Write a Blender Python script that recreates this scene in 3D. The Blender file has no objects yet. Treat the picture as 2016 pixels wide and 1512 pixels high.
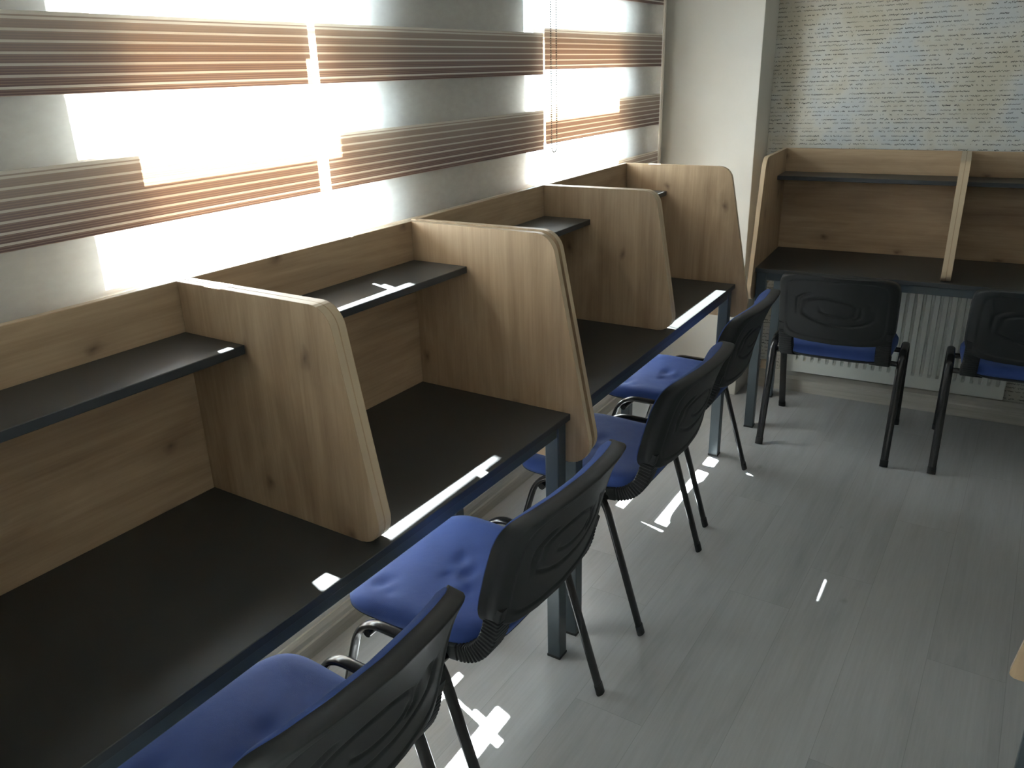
import bpy, bmesh, math, random
from mathutils import Vector, Matrix
random.seed(7)
S = bpy.context.scene
COL = S.collection

# ------------------------------------------------------------------ camera
cam_d = bpy.data.cameras.new('camera')
cam_d.sensor_width = 36.0
cam_d.lens = 1589.0 / 2016.0 * 36.0
cam_d.clip_start = 0.05
cam = bpy.data.objects.new('camera', cam_d)
COL.objects.link(cam)
R_ = Vector((0.84276409, 0.53762356, -0.02663816))
U_ = Vector((-0.17424595, 0.31929704, 0.93149758))
F_ = Vector((-0.50930053, 0.78039112, -0.36277081))
m = Matrix((R_, U_, -F_)).transposed().to_4x4()
m.translation = Vector((1.3896, -0.9411, 1.5712))
cam.matrix_world = m
S.camera = cam

# ------------------------------------------------------------------ colour management
S.view_settings.view_transform = 'Standard'
S.view_settings.look = 'None'
S.view_settings.gamma = 1.0
S.view_settings.use_curve_mapping = False
S.view_settings.exposure = 2.6

# ------------------------------------------------------------------ sky and sun
SKY = 5.0
SUN = 46.0
world = bpy.data.worlds.new('sky')
S.world = world
world.use_nodes = True
wn = world.node_tree.nodes
wl = world.node_tree.links
wn.clear()
wo = wn.new('ShaderNodeOutputWorld')
wb = wn.new('ShaderNodeBackground')
wtc = wn.new('ShaderNodeTexCoord')
wsep = wn.new('ShaderNodeSeparateXYZ')
wr = wn.new('ShaderNodeValToRGB')
wr.color_ramp.elements[0].position = 0.42
wr.color_ramp.elements[0].color = (0.50, 0.54, 0.58, 1)
wr.color_ramp.elements[1].position = 0.6
wr.color_ramp.elements[1].color = (0.66, 0.83, 1.0, 1)
wma = wn.new('ShaderNodeMath'); wma.operation = 'MULTIPLY_ADD'
wma.inputs[1].default_value = 0.5; wma.inputs[2].default_value = 0.5
wl.new(wtc.outputs['Generated'], wsep.inputs[0])
wl.new(wsep.outputs[2], wma.inputs[0])
wl.new(wma.outputs[0], wr.inputs[0])
wl.new(wr.outputs[0], wb.inputs[0])
wb.inputs[1].default_value = SKY
wl.new(wb.outputs[0], wo.inputs[0])

sun_d = bpy.data.lights.new('sun', 'SUN')
sun_d.energy = SUN
sun_d.angle = math.radians(0.6)
sun_d.color = (0.98, 0.98, 1.0)
sun = bpy.data.objects.new('sun', sun_d)
COL.objects.link(sun)
sun_dir = Vector((1.0, -0.32, -1.31)).normalized()
sun.rotation_euler = sun_dir.to_track_quat('-Z', 'Y').to_euler()
sun.location = (-4, 1.5, 5)

# ------------------------------------------------------------------ helpers
def tag(o, label=None, cat=None, group=None, kind=None):
    if label: o['label'] = label
    if cat: o['category'] = cat
    if group: o['group'] = group
    if kind: o['kind'] = kind
    return o

def empty(name, loc=(0, 0, 0), rz=0.0):
    o = bpy.data.objects.new(name, None)
    o.location = loc
    o.rotation_euler = (0, 0, rz)
    o.empty_display_size = 0.1
    COL.objects.link(o)
    return o

def obj(name, bm, mats, parent=None, smooth=False):
    bmesh.ops.recalc_face_normals(bm, faces=bm.faces[:])
    me = bpy.data.meshes.new(name)
    bm.to_mesh(me)
    bm.free()
    if not isinstance(mats, (list, tuple)):
        mats = [mats]
    for mt in mats:
        me.materials.append(mt)
    if smooth:
        for p in me.polygons:
            p.use_smooth = True
        if smooth != 'all':
            try:
                me.set_sharp_from_angle(angle=math.radians(40))
            except Exception:
                pass
    o = bpy.data.objects.new(name, me)
    COL.objects.link(o)
    if parent is not None:
        o.parent = parent
    return o

def box(bm, x0, x1, y0, y1, z0, z1, bev=0.0):
    r = bmesh.ops.create_cube(bm, size=1.0)
    vs = r['verts']
    for v in vs:
        v.co = Vector(((x0 + x1) / 2 + v.co.x * (x1 - x0), (y0 + y1) / 2 + v.co.y * (y1 - y0), (z0 + z1) / 2 + v.co.z * (z1 - z0)))
    if bev > 0:
        es = list({e for v in vs for e in v.link_edges})
        bmesh.ops.bevel(bm, geom=es, offset=bev, segments=2, affect='EDGES', profile=0.5)
    return bm

def mbox(*a, bev=0.0):
    return box(bmesh.new(), *a, bev=bev)

def round_poly(pts, rad, seg=8):
    """pts: 2D polygon; rad: radius per corner"""
    out = []
    n = len(pts)
    for i in range(n):
        p = Vector(pts[i]); a = Vector(pts[i - 1]); b = Vector(pts[(i + 1) % n])
        r = rad[i]
        if r <= 0:
            out.append(p[:]); continue
        d1 = (a - p).normalized(); d2 = (b - p).normalized()
        ang = d1.angle(d2)
        t = r / math.tan(ang / 2)
        c = p + (d1 + d2).normalized() * (r / math.sin(ang / 2))
        s = p + d1 * t; e = p + d2 * t
        a0 = math.atan2(s.y - c.y, s.x - c.x); a1 = math.atan2(e.y - c.y, e.x - c.x)
        da = a1 - a0
        while da > math.pi: da -= 2 * math.pi
        while da < -math.pi: da += 2 * math.pi
        for k in range(seg + 1):
            t_ = a0 + da * k / seg
            out.append((c.x + r * math.cos(t_), c.y + r * math.sin(t_)))
    return out

def prism_y(pts, y0, y1, bev=0.0012):
    """extrude an x-z outline along y; faces other than the two broad ones get material 1 (edge band)"""
    bm = bmesh.new()
    a = [bm.verts.new((x, y0, z)) for x, z in pts]
    b = [bm.verts.new((x, y1, z)) for x, z in pts]
    f0 = bm.faces.new(a); f1 = bm.faces.new(b[::-1])
    n = len(pts)
    for i in range(n):
        f = bm.faces.new((a[i], b[i], b[(i + 1) % n], a[(i + 1) % n]))
        f.material_index = 1
    if bev:
        bmesh.ops.bevel(bm, geom=list(f0.edges) + list(f1.edges), offset=bev, segments=1, affect='EDGES')
    return bm

def board(x0, x1, y0, y1, z0, z1, axis, bev=0.0012):
    """box whose thin-direction faces are the broad ones; all the others are edge band"""
    bm = mbox(x0, x1, y0, y1, z0, z1)
    bm.normal_update()
    for f in bm.faces:
        f.material_index = 0 if abs(f.normal[axis]) > 0.5 else 1
    bmesh.ops.bevel(bm, geom=bm.edges[:], offset=bev, segments=1, affect='EDGES')
    return bm

def sweep(bm, path, section, up=Vector((0, 1, 0)), scale=None, cap=True):
    """sweep closed section [(a,b)] along path; a is along up, b along the in-plane normal"""
    rings = []
    n = len(path)
    P = [Vector(p) for p in path]
    for i in range(n):
        if i == 0: t = P[1] - P[0]
        elif i == n - 1: t = P[-1] - P[-2]
        else: t = (P[i + 1] - P[i]).normalized() + (P[i] - P[i - 1]).normalized()
        t.normalize()
        u = (up - t * up.dot(t)).normalized()
        w = t.cross(u)
        s = scale[i] if scale else 1.0
        rings.append([bm.verts.new(P[i] + u * a * s + w * b * s) for a, b in section])
    k = len(section)
    for i in range(n - 1):
        for j in range(k):
            bm.faces.new((rings[i][j], rings[i][(j + 1) % k], rings[i + 1][(j + 1) % k], rings[i + 1][j]))
    if cap:
        bm.faces.new(rings[0][::-1]); bm.faces.new(rings[-1])
    return bm

def ell(a, b, n=16):
    return [(a * math.cos(2 * math.pi * i / n), b * math.sin(2 * math.pi * i / n)) for i in range(n)]

# ------------------------------------------------------------------ materials
def new_mat(name):
    mt = bpy.data.materials.new(name)
    mt.use_nodes = True
    nt = mt.node_tree
    nt.nodes.clear()
    out = nt.nodes.new('ShaderNodeOutputMaterial')
    return mt, nt, out

def N(nt, kind, **kw):
    nd = nt.nodes.new(kind)
    for k, v in kw.items():
        setattr(nd, k, v)
    return nd

def math_n(nt, op, a, b=None, c=None):
    nd = nt.nodes.new('ShaderNodeMath'); nd.operation = op
    for i, x in enumerate((a, b, c)):
        if x is None: continue
        if isinstance(x, (int, float)): nd.inputs[i].default_value = x
        else: nt.links.new(x, nd.inputs[i])
    return nd.outputs[0]

def principled(nt, out, col=(0.5, 0.5, 0.5), rough=0.5, metal=0.0, spec=0.5):
    b = nt.nodes.new('ShaderNodeBsdfPrincipled')
    b.inputs['Base Color'].default_value = (*col, 1)
    b.inputs['Roughness'].default_value = rough
    b.inputs['Metallic'].default_value = metal
    b.inputs['Specular IOR Level'].default_value = spec
    nt.links.new(b.outputs[0], out.inputs[0])
    return b

def ramp(nt, fac, stops):
    r = nt.nodes.new('ShaderNodeValToRGB')
    els = r.color_ramp.elements
    while len(els) < len(stops): els.new(0.5)
    for e, (p, c) in zip(els, stops):
        e.position = p; e.color = (*c, 1)
    nt.links.new(fac, r.inputs[0])
    return r.outputs[0]

def noise_n(nt, vec, scale, detail=3, rough=0.5, dim='3D', w=None, distort=0.0):
    n = nt.nodes.new('ShaderNodeTexNoise')
    n.noise_dimensions = dim
    n.inputs['Scale'].default_value = scale
    n.inputs['Detail'].default_value = detail
    n.inputs['Roughness'].default_value = rough
    n.inputs['Distortion'].default_value = distort
    if vec is not None: nt.links.new(vec, n.inputs['Vector'])
    if w is not None: nt.links.new(w, n.inputs['W'])
    return n.outputs['Fac']

def mapping(nt, vec, scale=(1, 1, 1), loc=(0, 0, 0)):
    mp = nt.nodes.new('ShaderNodeMapping')
    mp.inputs['Scale'].default_value = scale
    mp.inputs['Location'].default_value = loc
    nt.links.new(vec, mp.inputs['Vector'])
    return mp.outputs[0]

def mixc(nt, fac, a, b, mode='MIX'):
    mx = nt.nodes.new('ShaderNodeMix'); mx.data_type = 'RGBA'; mx.blend_type = mode
    for sock, x in ((mx.inputs[0], fac), (mx.inputs[6], a), (mx.inputs[7], b)):
        if isinstance(x, (int, float)): sock.default_value = x
        elif isinstance(x, tuple): sock.default_value = (*x, 1)
        else: nt.links.new(x, sock)
    return mx.outputs[2]

def simple(name, col, rough=0.5, metal=0.0, spec=0.5, bump=None):
    mt, nt, out = new_mat(name)
    b = principled(nt, out, col, rough, metal, spec)
    tc = N(nt, 'ShaderNodeTexCoord')
    n = noise_n(nt, tc.outputs['Object'], 6.0, 4)
    c = mixc(nt, n, tuple(x * 0.93 for x in col), tuple(min(1, x * 1.07) for x in col))
    nt.links.new(c, b.inputs['Base Color'])
    if bump:
        sc, st = bump
        bn = N(nt, 'ShaderNodeBump'); bn.inputs['Strength'].default_value = st
        bn.inputs['Distance'].default_value = 0.001
        nn = noise_n(nt, tc.outputs['Object'], sc, 3)
        nt.links.new(nn, bn.inputs['Height'])
        nt.links.new(bn.outputs[0], b.inputs['Normal'])
    return mt

def oak(name, grain_axis):
    mt, nt, out = new_mat(name)
    b = principled(nt, out, rough=0.5, spec=0.35)
    tc = N(nt, 'ShaderNodeTexCoord')
    oi = N(nt, 'ShaderNodeObjectInfo')
    w = math_n(nt, 'MULTIPLY', oi.outputs['Random'], 37.0)
    s_low = {2: (8, 8, 1.6), 1: (8, 1.6, 8), 0: (1.6, 8, 8)}[grain_axis]
    s_fine = {2: (190, 190, 6), 1: (190, 6, 190), 0: (6, 190, 190)}[grain_axis]
    low = noise_n(nt, mapping(nt, tc.outputs['Object'], s_low), 1.0, 5, 0.55, '4D', w, 1.0)
    mid = noise_n(nt, mapping(nt, tc.outputs['Object'], tuple(x * 0.22 for x in s_fine)), 1.0, 4, 0.6, '4D', w, 0.4)
    fine = noise_n(nt, mapping(nt, tc.outputs['Object'], s_fine), 1.0, 2, 0.5, '4D', w)
    c = ramp(nt, low, [(0.28, (0.235, 0.150, 0.088)), (0.44, (0.37, 0.255, 0.152)), (0.56, (0.45, 0.322, 0.198)), (0.72, (0.34, 0.228, 0.136))])
    c = mixc(nt, 0.18, c, ramp(nt, mid, [(0.35, (0.24, 0.155, 0.09)), (0.6, (0.56, 0.42, 0.28))]))
    c = mixc(nt, 0.06, c, ramp(nt, fine, [(0.4, (0.15, 0.10, 0.06)), (0.6, (0.6, 0.48, 0.34))]))
    # knots
    vo = N(nt, 'ShaderNodeTexVoronoi'); vo.voronoi_dimensions = '2D'
    vo.inputs['Scale'].default_value = 1.0
    vo.inputs['Randomness'].default_value = 1.0
    nz = N(nt, 'ShaderNodeTexNoise'); nz.inputs['Scale'].default_value = 14.0
    nt.links.new(tc.outputs['Object'], nz.inputs['Vector'])
    vm = N(nt, 'ShaderNodeVectorMath'); vm.operation = 'MULTIPLY_ADD'
    vm.inputs[1].default_value = (0.045, 0.045, 0.045)
    nt.links.new(nz.outputs['Color'], vm.inputs[0])
    nt.links.new(tc.outputs['Object'], vm.inputs[2])
    ks = N(nt, 'ShaderNodeSeparateXYZ'); nt.links.new(vm.outputs[0], ks.inputs[0])
    kc = N(nt, 'ShaderNodeCombineXYZ')
    if grain_axis == 2:
        nt.links.new(math_n(nt, 'MULTIPLY_ADD', ks.outputs[0], 4.6, w), kc.inputs[0])
        nt.links.new(math_n(nt, 'MULTIPLY_ADD', ks.outputs[2], 2.7, w), kc.inputs[1])
    else:
        nt.links.new(math_n(nt, 'MULTIPLY_ADD', ks.outputs[1], 2.7, w), kc.inputs[0])
        nt.links.new(math_n(nt, 'MULTIPLY_ADD', ks.outputs[2], 4.6, w), kc.inputs[1])
    nt.links.new(kc.outputs[0], vo.inputs['Vector'])
    kn = ramp(nt, vo.outputs['Distance'], [(0.0, (0.9, 0.9, 0.9)), (0.035, (0.5, 0.5, 0.5)), (0.07, (0.16, 0.16, 0.16)), (0.2, (0, 0, 0))])
    c = mixc(nt, kn, c, (0.12, 0.07, 0.042))
    nt.links.new(c, b.inputs['Base Color'])
    bn = N(nt, 'ShaderNodeBump'); bn.inputs['Strength'].default_value = 0.12; bn.inputs['Distance'].default_value = 0.0006
    nt.links.new(fine, bn.inputs['Height']); nt.links.new(bn.outputs[0], b.inputs['Normal'])
    return mt

M = {}
M['oak_v'] = oak('oak_vertical_grain', 2)
M['oak_h'] = oak('oak_lengthwise_grain', 1)
M['band'] = simple('pale_oak_edge_band', (0.50, 0.39, 0.26), 0.45)
M['desk'] = simple('anthracite_melamine', (0.028, 0.031, 0.031), 0.42, spec=0.8, bump=(900, 0.10))
M['desk_edge'] = simple('anthracite_edge_band', (0.030, 0.036, 0.042), 0.4)
M['slate'] = simple('slate_powder_coat', (0.045, 0.062, 0.072), 0.38, 0.0, 0.5, bump=(1200, 0.15))
M['black_metal'] = simple('black_painted_tube', (0.012, 0.012, 0.013), 0.25, 0.0, 0.6)
M['plastic'] = simple('black_moulded_plastic', (0.018, 0.020, 0.021), 0.5, 0.0, 0.35, bump=(1500, 0.25))
M['plaster'] = simple('off_white_plaster', (0.60, 0.585, 0.54), 0.85, spec=0.2, bump=(60, 0.15))
M['ceiling'] = simple('white_ceiling_paint', (0.8, 0.8, 0.78), 0.9, spec=0.2)
M['upvc'] = simple('white_window_profile', (0.8, 0.8, 0.79), 0.35)
M['trim'] = simple('cream_trim', (0.62, 0.58, 0.51), 0.5)
M['radiator'] = simple('white_enamel', (0.66, 0.68, 0.64), 0.4)
M['dark_slot'] = simple('dark_gap', (0.05, 0.05, 0.05), 0.8)
M['beads'] = simple('cream_beads', (0.22, 0.20, 0.17), 0.4)
M['block'] = simple('pale_wood_block', (0.62, 0.50, 0.36), 0.6)

# blue upholstery
def fabric():
    mt, nt, out = new_mat('blue_woven_fabric')
    b = principled(nt, out, (0.04, 0.085, 0.30), 0.75, 0, 0.3)
    b.inputs['Sheen Weight'].default_value = 0.18
    b.inputs['Sheen Tint'].default_value = (0.45, 0.6, 1.0, 1)
    tc = N(nt, 'ShaderNodeTexCoord')
    n = noise_n(nt, tc.outputs['Object'], 9.0, 4)
    c = mixc(nt, n, (0.030, 0.062, 0.225), (0.050, 0.100, 0.34))
    nt.links.new(c, b.inputs['Base Color'])
    f = noise_n(nt, tc.outputs['Object'], 1100.0, 2)
    g = noise_n(nt, tc.outputs['Object'], 16.0, 3)
    h = math_n(nt, 'MULTIPLY_ADD', g, 5.0, f)
    bn = N(nt, 'ShaderNodeBump'); bn.inputs['Strength'].default_value = 0.45; bn.inputs['Distance'].default_value = 0.0015
    nt.links.new(h, bn.inputs['Height']); nt.links.new(bn.outputs[0], b.inputs['Normal'])
    return mt
M['fabric'] = fabric()

# laminate floor, planks along y
def floor_mat(name, tint=1.0):
    mt, nt, out = new_mat(name)
    b = principled(nt, out, rough=0.33, spec=0.5)
    tc = N(nt, 'ShaderNodeTexCoord')
    sp = N(nt, 'ShaderNodeSeparateXYZ'); nt.links.new(tc.outputs['Object'], sp.inputs[0])
    u = math_n(nt, 'DIVIDE', sp.outputs[0], 0.193)
    row = math_n(nt, 'FLOOR', u)
    fu = math_n(nt, 'FRACT', u)
    wn_ = N(nt, 'ShaderNodeTexWhiteNoise'); wn_.noise_dimensions = '1D'; nt.links.new(row, wn_.inputs['W'])
    v = math_n(nt, 'ADD', math_n(nt, 'DIVIDE', sp.outputs[1], 1.28), math_n(nt, 'MULTIPLY', wn_.outputs['Value'], 7.0))
    fv = math_n(nt, 'FRACT', v)
    cell = math_n(nt, 'ADD', math_n(nt, 'MULTIPLY', math_n(nt, 'FLOOR', v), 3.7), math_n(nt, 'MULTIPLY', row, 11.3))
    low = noise_n(nt, mapping(nt, tc.outputs['Object'], (9, 1.1, 9)), 1.0, 5, 0.6, '4D', cell, 0.8)
    fine = noise_n(nt, mapping(nt, tc.outputs['Object'], (120, 5, 120)), 1.0, 3, 0.6, '4D', cell)
    t = tint
    c = ramp(nt, low, [(0.28, (0.36 * t, 0.37 * t, 0.37 * t)), (0.5, (0.45 * t, 0.46 * t, 0.46 * t)), (0.75, (0.51 * t, 0.52 * t, 0.525 * t))])
    c = mixc(nt, 0.10, c, ramp(nt, fine, [(0.35, (0.22, 0.22, 0.21)), (0.62, (0.6, 0.6, 0.6))]))
    vo = N(nt, 'ShaderNodeTexVoronoi'); vo.inputs['Scale'].default_value = 1.0
    nz = N(nt, 'ShaderNodeTexNoise'); nz.inputs['Scale'].default_value = 25.0
    nt.links.new(tc.outputs['Object'], nz.inputs['Vector'])
    vm = N(nt, 'ShaderNodeVectorMath'); vm.operation = 'MULTIPLY_ADD'
    vm.inputs[1].default_value = (0.02, 0.02, 0.02)
    nt.links.new(nz.outputs['Color'], vm.inputs[0]); nt.links.new(tc.outputs['Object'], vm.inputs[2])
    nt.links.new(mapping(nt, vm.outputs[0], (4.3, 2.9, 4.3)), vo.inputs['Vector'])
    kn = ramp(nt, vo.outputs['Distance'], [(0.0, (0.9, 0.9, 0.9)), (0.03, (0.55, 0.55, 0.55)), (0.075, (0, 0, 0))])
    c = mixc(nt, kn, c, (0.17, 0.165, 0.15))
    # plank seams
    du = math_n(nt, 'MULTIPLY', math_n(nt, 'MINIMUM', fu, math_n(nt, 'SUBTRACT', 1.0, fu)), 0.193)
    dv = math_n(nt, 'MULTIPLY', math_n(nt, 'MINIMUM', fv, math_n(nt, 'SUBTRACT', 1.0, fv)), 1.28)
    seam = math_n(nt, 'LESS_THAN', math_n(nt, 'MINIMUM', du, dv), 0.0008)
    c = mixc(nt, math_n(nt, 'MULTIPLY', seam, 0.35), c, (0.16, 0.16, 0.15))
    nt.links.new(c, b.inputs['Base Color'])
    rr = math_n(nt, 'MULTIPLY_ADD', fine, 0.14, 0.27)
    nt.links.new(rr, b.inputs['Roughness'])
    return mt
M['floor'] = floor_mat('white_washed_laminate')

def skirting_mat():
    mt, nt, out = new_mat('greyed_wood_skirting')
    b = principled(nt, out, rough=0.45)
    tc = N(nt, 'ShaderNodeTexCoord')
    low = noise_n(nt, mapping(nt, tc.outputs['Object'], (2.2, 2.2, 45)), 1.0, 4, 0.6)
    c = ramp(nt, low, [(0.3, (0.40, 0.38, 0.33)), (0.55, (0.50, 0.48, 0.43)), (0.8, (0.56, 0.54, 0.49))])
    nt.links.new(c, b.inputs['Base Color'])
    return mt
M['skirting'] = skirting_mat()

# wallpaper covered in lines of illegible dark script
def wallpaper():
    mt, nt, out = new_mat('script_wallpaper')
    b = principled(nt, out, rough=0.8, spec=0.2)
    tc = N(nt, 'ShaderNodeTexCoord')
    sp = N(nt, 'ShaderNodeSeparateXYZ'); nt.links.new(tc.outputs['Object'], sp.inputs[0])
    X, Z = sp.outputs[0], sp.outputs[2]
    z2 = math_n(nt, 'SUBTRACT', Z, math_n(nt, 'MULTIPLY', X, 0.012))
    rowv = math_n(nt, 'DIVIDE', z2, 0.0182)
    row = math_n(nt, 'FLOOR', rowv)
    fr = math_n(nt, 'SUBTRACT', math_n(nt, 'FRACT', rowv), 0.5)
    rj = N(nt, 'ShaderNodeTexWhiteNoise'); rj.noise_dimensions = '1D'; nt.links.new(row, rj.inputs['W'])
    fr = math_n(nt, 'ADD', fr, math_n(nt, 'MULTIPLY_ADD', rj.outputs['Value'], 0.3, -0.15))
    def lane(freq, detail, seed):
        cx = N(nt, 'ShaderNodeCombineXYZ')
        nt.links.new(math_n(nt, 'MULTIPLY', X, freq), cx.inputs[0])
        nt.links.new(math_n(nt, 'MULTIPLY', row, 17.31 + seed), cx.inputs[1])
        return noise_n(nt, cx.outputs[0], 1.0, detail, 0.6)
    # shear for slanted letters
    wob = math_n(nt, 'MULTIPLY', math_n(nt, 'SUBTRACT', lane(330, 2, 0.0), 0.5), 1.1)
    size = lane(22, 1, 3.1)
    wob = math_n(nt, 'MULTIPLY', wob, math_n(nt, 'MULTIPLY', size, 1.9))
    d = math_n(nt, 'ABSOLUTE', math_n(nt, 'SUBTRACT', fr, wob))
    thick = math_n(nt, 'MULTIPLY_ADD', lane(150, 1, 5.7), 0.23, 0.0)
    ink = math_n(nt, 'SUBTRACT', 1.0, math_n(nt, 'SMOOTH_MIN', math_n(nt, 'DIVIDE', d, thick), 1.0, 0.2))
    ink = math_n(nt, 'MULTIPLY', ink, 1.8)
    word = math_n(nt, 'GREATER_THAN', lane(46, 3, 9.3), 0.47)
    blk = math_n(nt, 'MULTIPLY_ADD', lane(7.0, 2, 13.0), 3.0, -0.75)
    ink = math_n(nt, 'MULTIPLY', math_n(nt, 'MULTIPLY', ink, word), blk)
    clampn = N(nt, 'ShaderNodeClamp'); nt.links.new(ink, clampn.inputs[0])
    pat = noise_n(nt, tc.outputs['Object'], 4.2, 3, 0.6)
    base = ramp(nt, pat, [(0.38, (0.50, 0.47, 0.385)), (0.5, (0.55, 0.54, 0.49)), (0.62, (0.50, 0.525, 0.53))])
    c = mixc(nt, math_n(nt, 'MULTIPLY', clampn.outputs[0], 0.92), base, (0.02, 0.019, 0.018))
    nt.links.new(c, b.inputs['Base Color'])
    return mt
M['wallpaper'] = wallpaper()

# zebra roller fabric
BZ = 1.552      # bottom of a woven band
PER = 0.2500
BH = 0.1330
def zebra(name, dz):
    mt, nt, out = new_mat(name)
    tc = N(nt, 'ShaderNodeTexCoord')
    sp = N(nt, 'ShaderNodeSeparateXYZ'); nt.links.new(tc.outputs['Object'], sp.inputs[0])
    z = math_n(nt, 'SUBTRACT', sp.outputs[2], BZ + dz - PER * 10)
    t = math_n(nt, 'MULTIPLY', math_n(nt, 'FRACT', math_n(nt, 'DIVIDE', z, PER)), PER)
    isband = math_n(nt, 'LESS_THAN', t, BH)
    s = math_n(nt, 'DIVIDE', t, BH)
    q = math_n(nt, 'FRACT', math_n(nt, 'ADD', math_n(nt, 'MULTIPLY', s, 7.3), 0.18))
    light = math_n(nt, 'GREATER_THAN', q, 0.76)
    light = math_n(nt, 'MAXIMUM', light, math_n(nt, 'GREATER_THAN', s, 0.955))
    thin = math_n(nt, 'GREATER_THAN', math_n(nt, 'FRACT', math_n(nt, 'MULTIPLY', q, 4.2)), 0.70)
    dcol = ramp(nt, s, [(0.0, (0.16, 0.12, 0.125)), (0.45, (0.27, 0.22, 0.215)), (1.0, (0.42, 0.37, 0.33))])
    dcol = mixc(nt, math_n(nt, 'MULTIPLY', thin, 0.45), dcol, (0.40, 0.33, 0.29))
    dcol = mixc(nt, light, dcol, (0.62, 0.60, 0.56))
    tcol = mixc(nt, thin, (0.28, 0.15, 0.10), (0.62, 0.38, 0.21))
    tcol = mixc(nt, math_n(nt, 'MULTIPLY', s, 0.5), tcol, (0.60, 0.42, 0.28))
    tcol = mixc(nt, light, tcol, (0.90, 0.75, 0.56))
    dif = N(nt, 'ShaderNodeBsdfDiffuse'); nt.links.new(dcol, dif.inputs[0])
    trl = N(nt, 'ShaderNodeBsdfTranslucent'); nt.links.new(tcol, trl.inputs[0])
    mb = N(nt, 'ShaderNodeMixShader'); mb.inputs[0].default_value = 0.16
    nt.links.new(dif.outputs[0], mb.inputs[1]); nt.links.new(trl.outputs[0], mb.inputs[2])
    # sheer part
    moire = noise_n(nt, mapping(nt, tc.outputs['Object'], (1, 30, 60)), 1.0, 2)
    sd = N(nt, 'ShaderNodeBsdfDiffuse'); sd.inputs[0].default_value = (0.78, 0.77, 0.75, 1)
    st = N(nt, 'ShaderNodeBsdfTranslucent'); st.inputs[0].default_value = (0.84, 0.83, 0.80, 1)
    sm = N(nt, 'ShaderNodeMixShader'); sm.inputs[0].default_value = 0.45
    nt.links.new(sd.outputs[0], sm.inputs[1]); nt.links.new(st.outputs[0], sm.inputs[2])
    tr = N(nt, 'ShaderNodeBsdfTransparent')
    ss = N(nt, 'ShaderNodeMixShader')
    nt.links.new(math_n(nt, 'MULTIPLY_ADD', moire, 0.08, SHEER), ss.inputs[0])
    nt.links.new(sm.outputs[0], ss.inputs[1]); nt.links.new(tr.outputs[0], ss.inputs[2])
    fin = N(nt, 'ShaderNodeMixShader')
    nt.links.new(isband, fin.inputs[0]); nt.links.new(ss.outputs[0], fin.inputs[1]); nt.links.new(mb.outputs[0], fin.inputs[2])
    nt.links.new(fin.outputs[0], out.inputs[0])
    return mt
SHEER = 0.60

def glass_mat():
    mt, nt, out = new_mat('window_glass')
    g = N(nt, 'ShaderNodeBsdfGlossy'); g.inputs['Roughness'].default_value = 0.02
    t = N(nt, 'ShaderNodeBsdfTransparent'); t.inputs[0].default_value = (0.93, 0.96, 0.95, 1)
    mx = N(nt, 'ShaderNodeMixShader'); mx.inputs[0].default_value = 0.05
    nt.links.new(t.outputs[0], mx.inputs[1]); nt.links.new(g.outputs[0], mx.inputs[2])
    nt.links.new(mx.outputs[0], out.inputs[0])
    return mt
M['glass'] = glass_mat()

# ------------------------------------------------------------------ room shell
ZC = 2.60
XW = -0.165          # room face of the window wall
XO = -0.32           # outer face
SILL, HEAD = 0.50, 1.93
WIN = [(-1.73, -0.775), (-0.05, 0.790), (1.627, 2.410)]
XR = 2.20            # right wall
YB = -3.0            # wall behind the camera
TH = 0.0735          # the end wall stands slightly askew
WTH = 0.022          # and so does the window wall, turned about (0, 0.3)
def W(x, y):
    c, s = math.cos(WTH), math.sin(WTH)
    return (c * x - s * (y - 0.3), 0.3 + s * x + c * (y - 0.3))
def place_w(o):      # put an object built in the window wall's own frame
    o.location = (*W(0, 0), 0)
    o.rotation_euler = (0, 0, WTH)
    return o

tag(obj('floor', mbox(XO - 0.12, XR + 0.1, YB - 0.1, 3.5, -0.1, 0.0), M['floor']), kind='structure')
tag(obj('ceiling', mbox(XO - 0.12, XR + 0.1, YB - 0.1, 3.5, ZC, ZC + 0.1), M['ceiling']), kind='structure')
bm = bmesh.new()
ys = [YB - 0.1] + [v for w in WIN for v in w] + [3.5]
for i in range(0, len(ys), 2):
    box(bm, XO, XW, ys[i], ys[i + 1], 0, ZC)
for a, b in WIN:
    box(bm, XO, XW, a, b, 0, SILL)
    box(bm, XO, XW, a, b, HEAD, ZC)
for a, b in WIN[:2]:     # unseen outer fins, added at the far jambs to cut off the sun
    box(bm, XO - 0.33, XO, b, b + 0.25, 0, ZC)
tag(place_w(obj('wall_left', bm, M['plaster'])), kind='structure')
tag(obj('wall_right', mbox(XR, XR + 0.1, YB, 3.5, 0, ZC), M['plaster']), kind='structure')
tag(obj('wall_back', mbox(XW - 0.05, XR, YB - 0.1, YB, 0, ZC), M['plaster']), kind='structure')
# end wall with the script wallpaper; its own frame: x along the wall, -y towards the room
WFX, WFY = 0.265, 3.052
wf = obj('wall_far', mbox(-0.01, 1.99, 0, 0.1, 0, ZC), M['wallpaper'])
wf.location = (WFX, WFY, 0); wf.rotation_euler = (0, 0, TH * 0.85)
tag(wf, kind='structure')
tag(obj('wall_column', mbox(-0.30, WFX, 2.85, 3.30, 0, ZC, bev=0.003), M['plaster']), kind='structure')

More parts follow.
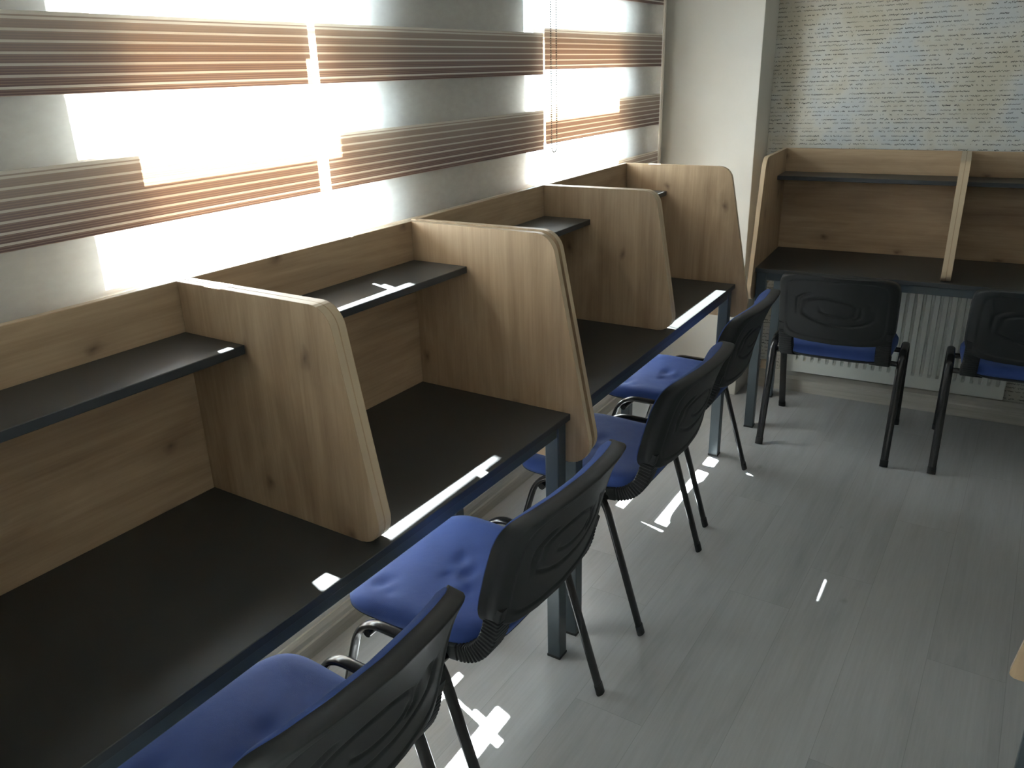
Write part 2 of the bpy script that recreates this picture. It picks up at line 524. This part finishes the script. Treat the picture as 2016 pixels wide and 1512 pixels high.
def skirting_profile(h, t):
    return [(0, 0), (t, 0), (t, h * 0.55), (t * 0.78, h * 0.62), (t * 0.78, h * 0.82), (t * 0.4, h), (0, h)]
def skirting(name, L, h, t):
    bm = bmesh.new()
    pr = skirting_profile(h, t)
    a = [bm.verts.new((0, -y, z)) for y, z in pr]
    b = [bm.verts.new((L, -y, z)) for y, z in pr]
    bm.faces.new(a); bm.faces.new(b[::-1])
    for i in range(len(pr)):
        bm.faces.new((a[i], b[i], b[(i + 1) % len(pr)], a[(i + 1) % len(pr)]))
    return tag(obj(name, bm, M['skirting']), kind='structure')
sk = skirting('baseboard_far', 1.93, 0.10, 0.02)
sk.location = (WFX, WFY, 0); sk.rotation_euler = (0, 0, TH * 0.85)
sk = skirting('baseboard_left', 2.85 - YB, 0.085, 0.016)
sk.location = (*W(XW, YB), 0); sk.rotation_euler = (0, 0, math.pi / 2 + WTH)
sk.scale = (1, 1, 1)

# windows
for i, (a, b) in enumerate(WIN):
    w = empty('window_%d' % (i + 1), (*W((XO + XW) / 2 - 0.03, (a + b) / 2), SILL), WTH)
    tag(w, kind='structure')
    hw = (b - a) / 2; H = HEAD - SILL
    bm = bmesh.new()
    lw = 0.135 if i == 1 else 0.07
    box(bm, -0.03, 0.03, -hw, -hw + lw, 0, H, 0.004)
    box(bm, -0.03, 0.03, hw - 0.05, hw, 0, H, 0.004)
    box(bm, -0.03, 0.03, -hw + lw, hw - 0.05, 0, 0.06, 0.004)
    box(bm, -0.03, 0.03, -hw + lw, hw - 0.05, H - 0.06, H, 0.004)
    tag(obj('window_frame', bm, M['upvc'], w), kind='structure')
    tag(obj('window_pane', mbox(-0.006, 0.006, -hw + lw - 0.005, hw - 0.045, 0.055, H - 0.055), M['glass'], w), kind='structure')
    tag(obj('window_sill', mbox(0.03, 0.115, -hw, hw, -0.002, 0.02, bev=0.004), M['upvc'], w), kind='structure')
# profile strip closing the blinds off from the column
bm = bmesh.new()
box(bm, XW, -0.095, 2.745, 2.765, 0.9, ZC, 0.003)
box(bm, XW, -0.120, 2.768, 2.805, 0.9, ZC, 0.006)
box(bm, XW, -0.140, 2.810, 2.845, 0.9, ZC, 0.004)
tag(place_w(obj('trim_1', bm, M['trim'])), kind='structure')

# portals guide the sky light through the openings
for a, b in WIN:
    ld = bpy.data.lights.new('sky_portal', 'AREA')
    ld.shape = 'RECTANGLE'; ld.size = HEAD - SILL; ld.size_y = b - a
    ld.cycles.is_portal = True
    lo = bpy.data.objects.new('sky_portal', ld)
    lo.location = (*W(XO - 0.01, (a + b) / 2), (SILL + HEAD) / 2)
    # keep the long side along y
    lo.rotation_euler = (0, -math.pi / 2, WTH)
    COL.objects.link(lo)

# ------------------------------------------------------------------ blinds
def blind(y0, y1, dz, label, chain=None):
    zb = 0.44
    xf = -0.100
    t = empty('zebra_roller_blind', (*W(xf, (y0 + y1) / 2), zb), WTH)
    tag(t, label, 'blind', 'zebra roller blinds over the windows')
    hw = (y1 - y0) / 2
    zm = zebra('zebra_weave', dz - zb)
    def cloth(name, x, dzz, inset):
        bm = bmesh.new()
        ny, nz = 24, 40
        g = []
        for j in range(nz + 1):
            r = []
            for i in range(ny + 1):
                y = -hw + inset + (2 * hw - 2 * inset) * i / ny
                z = 0.02 + (ZC - 0.08 - zb - 0.02) * j / nz
                xx = x + 0.0012 * math.sin(3.1 * z + 2.3 * y + y0)
                r.append(bm.verts.new((xx, y, z)))
            g.append(r)
        for j in range(nz):
            for i in range(ny):
                bm.faces.new((g[j][i], g[j][i + 1], g[j + 1][i + 1], g[j + 1][i]))
        return obj(name, bm, zm, t, smooth='all')
    cloth('front_fabric', 0.0, 0, 0.0)
    cloth('back_fabric', -0.044, 0, 0.0)
    bm = bmesh.new()
    sweep(bm, [(-0.006, -hw, 0.012), (-0.006, hw, 0.012)], ell(0.014, 0.014, 12), up=Vector((0, 0, 1)))
    obj('bottom_bar', bm, M['trim'], t, smooth=True)
    obj('cassette', mbox(-0.060, 0.035, -hw, hw, ZC - 0.085 - zb, ZC - 0.001 - zb, bev=0.008), M['trim'], t)
    if chain:
        ya, yb, zl = chain
        bm = bmesh.new()
        pts = []
        zz = ZC - 0.10 - zb
        zl -= zb
        while zz > zl:
            pts.append((ya, zz)); pts.append((yb, zz)); zz -= 0.0075
        r = (yb - ya) / 2
        for k in range(1, 10):
            an = math.pi * k / 10
            pts.append(((ya + yb) / 2 - r * math.cos(an), zl - r * math.sin(an)))
        for (yy, zz) in pts:
            rr = bmesh.ops.create_icosphere(bm, subdivisions=1, radius=0.0030)
            for v in rr['verts']:
                v.co += Vector((0.02, yy - (y0 + y1) / 2, zz))
        obj('bead_chain', bm, M['beads'], t, smooth='all')
    return t
blind(-1.575, -0.535, 0.0, 'zebra roller blind nearest the camera, first of the row along the window wall')
blind(-0.525, 0.528, 0.0, 'zebra roller blind at the left of the photo, above the nearest study carrel')
blind(0.551, 1.645, 0.0, 'middle zebra roller blind, hanging mostly over the shaded wall between two windows')
blind(1.657, 2.738, 0.016, 'zebra roller blind beside the white column, with a bead chain at its left', chain=(1.663, 1.702, 1.31))

# ------------------------------------------------------------------ study carrels
HD = 0.75; HT = 1.2038; ZS = 1.101; SD = 0.176; DD = 0.480; T = 0.018; TD = 0.036
def carrel(loc, rz, wa, wb, label, rc=0.060, tip=0.548):
    """local frame: x = depth towards the sitter, y = along; the near bay's far face is y=0 .. divider .. far bay"""
    t = empty('study_carrel', loc, rz)
    tag(t, label, 'study desk', 'double study carrels with dark tops')
    yn = -wa                 # inner face of the first end panel
    yf = TD + wb             # inner face of the last end panel
    obj('back_panel', board(-T, 0, yn - T, yf + T, 0.70, HT, 0), [M['oak_h'], M['band']], t)
    pts = round_poly([(0.0004, 0.612), (tip, 0.612), (0.428, HT - 0.0003), (0.0004, HT - 0.0003)], [0, rc, 0.055, 0])
    for (a, b) in ((yn - T, yn), (yf, yf + T)):
        obj('end_panel', prism_y(pts, a, b), [M['oak_v'], M['band']], t)
    pts = round_poly([(0.0004, HD + 0.0003), (0.483, HD + 0.0003), (0.402, HT - 0.0003), (0.0004, HT - 0.0003)], [0, 0.046, 0.050, 0])
    obj('divider_panel', prism_y(pts, 0.0, T - 0.0002), [M['oak_v'], M['band']], t)
    obj('divider_panel', prism_y(pts, T + 0.0002, TD), [M['oak_v'], M['band']], t)
    obj('desktop', board(0.0004, DD, yn + 0.0004, yf - 0.0004, HD - 0.018, HD, 2), [M['desk'], M['desk_edge']], t)
    for (a, b) in ((yn, 0), (TD, yf)):
        obj('shelf', board(0.0004, SD, a + 0.0004, b - 0.0004, ZS - 0.018, ZS, 2), [M['desk'], M['desk_edge']], t)
    L = 0.040
    for x0 in (0.020, DD - 0.010 - L):
        for y0 in (yn + 0.006, yf - 0.006 - L):
            lg = obj('leg', mbox(x0, x0 + L, y0, y0 + L, 0.006, HD - 0.0185, bev=0.003), M['slate'], t)
            obj('foot_cap', mbox(x0 - 0.001, x0 + L + 0.001, y0 - 0.001, y0 + L + 0.001, 0, 0.008, bev=0.001), M['plastic'], lg)
    for x0 in (0.025, DD - 0.010 - 0.034):
        obj('rail', mbox(x0, x0 + 0.03, yn + 0.006 + L, yf - 0.006 - L, HD - 0.053, HD - 0.0185, bev=0.002), M['slate'], t)
    for y0 in (yn + 0.010, yf - 0.040):
        obj('rail', mbox(0.020 + L, DD - 0.010 - L, y0, y0 + 0.03, HD - 0.053, HD - 0.0185, bev=0.002), M['slate'], t)
    return t

THB = 0.029
carrel((0, 0, 0), 0, 0.688, 0.6856, 'oak study carrel with dark top nearest the camera, along the window wall')
def B(x, y):
    c, s = math.cos(THB), math.sin(THB)
    yy = y - 0.7216
    return (-0.0075 + c * x - s * yy, 0.7216 + s * x + c * yy)
bx, by = B(0, 1.4642)
carrel((bx, by, 0), THB, 0.694, 0.6676, 'second oak study carrel of the window row, ending beside the white column')
cx, cy = 0.3818, 2.9649
w1 = 0.7087
# place so that the first end panel's inner face is at (cx, cy)
carrel((cx + math.cos(TH) * w1, cy + math.sin(TH) * w1, 0), -math.pi / 2 + TH, w1, 0.68,
       'oak study carrel standing over the radiator against the script wallpaper')
RX = 1.996
RA = math.pi - 0.06
ry = TD + 0.60 + T      # distance from the unit's origin to its near outer face
carrel((RX + math.sin(RA) * ry, 0.36 - math.cos(RA) * ry, 0), RA, 0.66, 0.60,
       'oak study carrel at the right edge, only a panel corner and a leg showing', rc=0.008, tip=0.512)

# ------------------------------------------------------------------ chairs
def spow(v, p):
    return math.copysign(abs(v) ** p, v)

def pad(outline, top, bot, nr=16, na=72):
    """closed cushion: outline(theta)->(p,q) ; top(p,q,s), bot(p,q,s) -> Vector"""
    bm = bmesh.new()
    def side(fn):
        c = bm.verts.new(fn(0, 0, 0))
        rings = []
        for i in range(1, nr + 1):
            s = i / nr
            rings.append([bm.verts.new(fn(s * outline(2 * math.pi * k / na)[0], s * outline(2 * math.pi * k / na)[1], s)) for k in range(na)])
        for k in range(na):
            bm.faces.new((c, rings[0][k], rings[0][(k + 1) % na]))
        for i in range(nr - 1):
            for k in range(na):
                bm.faces.new((rings[i][k], rings[i + 1][k], rings[i + 1][(k + 1) % na], rings[i][(k + 1) % na]))
        return rings[-1]
    a = side(top); b = side(bot)
    for k in range(na):
        bm.faces.new((a[k], b[k], b[(k + 1) % na], a[(k + 1) % na]))
    bmesh.ops.remove_doubles(bm, verts=bm.verts[:], dist=1e-5)
    return bm

def edge_round(s, e):      # 1 in the middle, falls to 0 at the rim like a quarter circle of width e
    if s < 1 - e: return 1.0
    x = (s - (1 - e)) / e
    return math.sqrt(max(0.0, 1 - x * x))

# seat outline (p = forward, q = sideways)
def seat_out(th):
    c, s = math.cos(th), math.sin(th)
    p = 0.208 * spow(c, 0.42); q = 0.224 * spow(s, 0.42)
    q *= 1.0 + 0.05 * (p / 0.208) - 0.03
    return p, q
def seat_z(p, q):
    z = 0.462 + 0.012 * (abs(q) / 0.22) ** 3
    if p > 0.08: z -= 0.9 * (p - 0.08) ** 2
    if p < -0.12: z += 0.8 * (p + 0.12) ** 2
    return z
def dimples(p, q, amt):
    z = 0
    for (a, b, r, d) in ((0.02, -0.03, 0.02, .004), (-0.03, 0.01, 0.018, .004), (0.01, 0.045, 0.014, .003), (-0.07, 0.06, 0.016, .003), (0.12, 0.14, 0.02, .005), (0.08, 0.17, 0.015, .003)):
        z -= amt * d * math.exp(-(((p - a) / r) ** 2 + ((q - b) / (r * 1.6)) ** 2))
    return z
def seat_top(amt):
    return lambda p, q, s: Vector((p + 0.012, q, 0.430 + (seat_z(p, q) - 0.430 + dimples(p, q, amt)) * 1.0 * (0.30 + 0.70 * edge_round(s, 0.22))))
def seat_bot(p, q, s):
    return Vector((p + 0.012, q, 0.428))
def shell_top(p, q, s):
    return Vector((p + 0.012, q, 0.4275))
def shell_bot(p, q, s):
    return Vector(((p + 0.012), q, 0.4275 - 0.022 * edge_round(s, 0.35) - 0.002))

# backrest (p = sideways, q = up from its middle)
BW, BHh = 0.222, 0.140
def back_out(th):
    c, s = math.cos(th), math.sin(th)
    p = BW * spow(c, 0.26); q = BHh * spow(s, 0.30)
    q += -0.014 * (1 - (p / BW) ** 2) * (1 if s < 0 else -0.35)
    return p, q
BC = 0.655
def back_x(p, q):          # x of the rear face without relief
    curve = 0.60 * p * p + 3.6 * max(0, abs(p) - 0.16) ** 2
    lean = -0.25 * q - 1.0 * max(0, q) ** 2
    return -0.296 + curve + lean
def relief(p, q, s):
    d = 0.0
    # raised rim, then a step down into the middle field
    rim = 1 / (1 + math.exp(-(s - 0.84) / 0.012))
    d -= 0.0035 * rim
    d += 0.002 * math.exp(-((s - 0.84) / 0.018) ** 2)
    # swirl grooves, a little tilted
    ca, sa = math.cos(0.10), math.sin(0.10)
    a = p * ca + q * sa; b = -p * sa + q * ca
    def groove(a, b, A, Bb, width, lo, hi):
        r = math.sqrt((a / A) ** 2 + (b / Bb) ** 2) + 1e-6
        an = math.degrees(math.atan2(b / Bb, a / A)) % 360
        span = (hi - lo)
        x = (an - lo) % 360
        if x > span: fade = max(0.0, 1 - min(x - span, 360 - x) / 12)
        else: fade = 1.0
        dist = (r - 1) * min(A, Bb) * (1.0 + 0.6 * abs(a / A))
        return fade * math.exp(-(dist / width) ** 2)
    d += 0.0058 * groove(a, b - 0.002, 0.150, 0.070, 0.0050, 150, 400)
    d += 0.0052 * groove(a - 0.012, b + 0.002, 0.112, 0.045, 0.0045, 20, 210)
    d += 0.0046 * groove(a + 0.006, b + 0.006, 0.070, 0.022, 0.0040, 160, 350)
    return d
def back_rear(p, q, s):
    x = back_x(p, q) + relief(p, q, s) + 0.006 * (1 - edge_round(s, 0.04))
    return Vector((x, p, BC + q))
def back_mid(p, q, s):
    return Vector((back_x(p, q) + 0.034, p * 1.012, BC + q * 1.012))
def cush_rear(p, q, s):
    return Vector((back_x(p, q) + 0.0345, p * 0.99, BC + q * 0.99))
def cush_front(p, q, s):
    return Vector((back_x(p, q) + 0.0345 + 0.004 + 0.018 * edge_round(s, 0.24), p * 0.99, BC + q * 0.99))

def arc(c, r, a0, a1, n, y):
    return [(c[0] + r * math.cos(math.radians(a0 + (a1 - a0) * k / n)), y, c[1] + r * math.sin(math.radians(a0 + (a1 - a0) * k / n))) for k in range(n + 1)]

def make_chair(amt):
    t = empty('visitor_chair')
    obj('seat', pad(seat_out, seat_top(amt), seat_bot, 22, 96), M['fabric'], t, smooth='all')
    obj('seat_shell', pad(seat_out, shell_top, shell_bot, 8, 72), M['plastic'], t, smooth='all')
    sh = obj('backrest_shell', pad(back_out, back_rear, back_mid, 58, 200), M['plastic'], t, smooth='all')
    obj('backrest_cushion', pad(back_out, cush_front, cush_rear, 16, 96), M['fabric'], t, smooth='all')
    # curved ribbed bracket covers joining back and seat
    for sgn in (-1, 1):
        y = sgn * 0.188
        bm = bmesh.new()
        ctrl = [(-0.232, 0.575), (-0.222, 0.538), (-0.213, 0.500), (-0.195, 0.460), (-0.168, 0.432), (-0.136, 0.419), (-0.100, 0.415)]
        path = []
        n = 96
        def cr(p0, p1, p2, p3, u):
            return [0.5 * ((2 * p1[i]) + (-p0[i] + p2[i]) * u + (2 * p0[i] - 5 * p1[i] + 4 * p2[i] - p3[i]) * u * u + (-p0[i] + 3 * p1[i] - 3 * p2[i] + p3[i]) * u ** 3) for i in (0, 1)]
        cc = [ctrl[0]] + ctrl + [ctrl[-1]]
        scl = []
        for k in range(n + 1):
            u = k / n * (len(ctrl) - 1)
            i = min(int(u), len(ctrl) - 2); f = u - i
            x, z = cr(cc[i], cc[i + 1], cc[i + 2], cc[i + 3], f)
            path.append((x, y, z))
            rib = 1.0 if (k < 14 or k > 84) else (1.0 if (k % 4) < 2 else 0.90)
            scl.append(rib)
        a, b = 0.028, 0.020
        sec = round_poly([(-a, -b), (a, -b), (a, b), (-a, b)], [0.005] * 4, 3)
        sweep(bm, path, sec, scale=scl)
        obj('backrest_bracket', bm, M['plastic'], t, smooth=True)
    # oval tube frame: four legs and a rounded top rail on each side
    sec = ell(0.0150, 0.0085, 16)
    zt = 0.447
    for sgn in (-1, 1):
        y = sgn * 0.254
        fr = Vector((0.238, 0.0)); fb = Vector((0.128, 0.372))
        rr = Vector((-0.240, 0.0)); rb = Vector((-0.128, 0.372))
        # top rail: bends included
        def bend(pa, corner, pb, n=10):
            out = []
            for k in range(n + 1):
                u = k / n
                q = pa * (1 - u) ** 2 + corner * 2 * u * (1 - u) + pb * u * u
                out.append((q.x, y, q.y))
            return out
        cf = fb + (fb - fr).normalized() * 0.078
        cr_ = rb + (rb - rr).normalized() * 0.078
        path = bend(fb, Vector((cf.x, zt)), Vector((0.040, zt)))
        path += [(x, y, zt) for x in (0.02, 0.0, -0.02)]
        path += bend(Vector((-0.040, zt)), Vector((cr_.x, zt)), rb)
        bm = sweep(bmesh.new(), path, sec)
        rail = obj('side_rail', bm, M['black_metal'], t, smooth=True)
        for (p0, p1) in ((fr, fb), (rr, rb)):
            d = (p1 - p0).normalized()
            bm = sweep(bmesh.new(), [(p0.x + d.x * 0.01, y, p0.y + d.y * 0.01), (p1.x, y, p1.y)], sec)
            lg = obj('leg', bm, M['black_metal'], t, smooth=True)
            bm = sweep(bmesh.new(), [(p0.x, y, 0.0), (p0.x + d.x * 0.028, y, 0.028)], ell(0.0162, 0.0098, 16))
            obj('rubber_foot', bm, M['plastic'], lg, smooth=True)
    for x, z in ((0.098, 0.402), (-0.098, 0.402)):
        bm = sweep(bmesh.new(), [(x, -0.247, z), (x, 0.247, z)], ell(0.011, 0.011, 14), up=Vector((0, 0, 1)))
        obj('cross_bar', bm, M['black_metal'], t, smooth=True)
    # bolts on the brackets and seat support plates
    for sgn in (-1, 1):
        obj('seat_support', mbox(-0.13, 0.13, sgn * 0.150 - 0.015, sgn * 0.150 + 0.015, 0.395, 0.407, bev=0.002), M['black_metal'], t)
    return t

def copy_tree(o, parent=None):
    c = o.copy()
    COL.objects.link(c)
    if parent is not None:
        c.parent = parent
    for ch in list(o.children):
        copy_tree(ch, c)
    return c

chair_a = make_chair(1.7)
spots = [
    (0.402, -0.268, math.pi - 0.01, 'blue upholstered visitor chair nearest the camera, cut off by the bottom edge'),
    (0.388, 0.365, math.pi, 'blue visitor chair with a dented seat, second from the camera in the window row'),
    (0.375, 1.150, math.pi + 0.02, 'blue visitor chair third from the camera in the window row, past the double end panels'),
    (0.325, 1.822, math.pi + 0.03, 'blue visitor chair at the far end of the window row, next to the white column'),
    (0.775, 2.605, math.pi / 2 + 0.06, 'blue visitor chair facing the radiator, whole black back in view'),
    (1.452, 2.668, math.pi / 2 + 0.08, 'blue visitor chair facing the script wallpaper, cut off by the right edge'),
]
for i, (x, y, rz, lab) in enumerate(spots):
    c = chair_a if i == 0 else copy_tree(chair_a)
    c.location = (x, y, 0)
    c.rotation_euler = (0, 0, rz)
    tag(c, lab, 'chair', 'visitor chairs at the window row' if i < 4 else 'visitor chairs at the end wall')

# ------------------------------------------------------------------ radiator on the end wall
ra = empty('panel_radiator', (0.0, 0.0, 0.125), TH)
c, s = math.cos(TH), math.sin(TH)
ra.location = (0.470, 2.9955, 0.125)
tag(ra, 'white ribbed panel radiator under the carrel at the wallpapered end wall', 'radiator')
RL, RH = 0.945, 0.53
bm = bmesh.new()
# ribbed front sheet: profile across x
prof = [(0.0, 0.0), (0.022, 0.0)]
nr = 26
pw = (RL - 0.044) / nr
for k in range(nr):
    x0 = 0.022 + k * pw
    prof += [(x0 + pw * 0.55, 0.0), (x0 + pw * 0.64, 0.013), (x0 + pw * 0.90, 0.013), (x0 + pw, 0.0)]
prof += [(RL, 0.0)]
zlev = [(0.0, 0.0), (0.058, 0.0), (0.070, 1.0), (RH - 0.060, 1.0), (RH - 0.048, 0.0), (RH, 0.0)]
g = []
for (z, f) in zlev:
    g.append([bm.verts.new((x, y * f, z)) for x, y in prof])
for j in range(len(zlev) - 1):
    for i in range(len(prof) - 1):
        bm.faces.new((g[j][i], g[j][i + 1], g[j + 1][i + 1], g[j + 1][i]))
ext = bmesh.ops.extrude_face_region(bm, geom=bm.faces[:])
for v in [e for e in ext['geom'] if isinstance(e, bmesh.types.BMVert)]:
    v.co.y = 0.016
obj('front_sheet', bm, M['radiator'], ra)
bm = bmesh.new()
box(bm, 0.004, 0.010, 0.0165, 0.046, 0.01, RH - 0.004); box(bm, RL - 0.010, RL - 0.004, 0.0165, 0.046, 0.01, RH - 0.004)
obj('side_cover', bm, M['radiator'], ra)
bm = bmesh.new()
for k in range(40):
    x0 = 0.012 + k * (RL - 0.024) / 40
    box(bm, x0, x0 + 0.012, 0.0165, 0.044, RH - 0.008, RH - 0.003)
box(bm, 0.011, RL - 0.011, 0.0162, 0.0175, RH - 0.014, RH - 0.002)
obj('top_grille', bm, M['radiator'], ra)

# small block on the skirting near the column
bl = obj('wooden_block', mbox(-0.014, 0.014, -0.012, 0.012, 0, 0.044, bev=0.003), M['block'])
bl.location = (0.345, WFY + 0.0635 * 0.08 - 0.014, 0.1002)
tag(bl, 'small pale wooden block lying on the skirting beside the radiator', 'block')
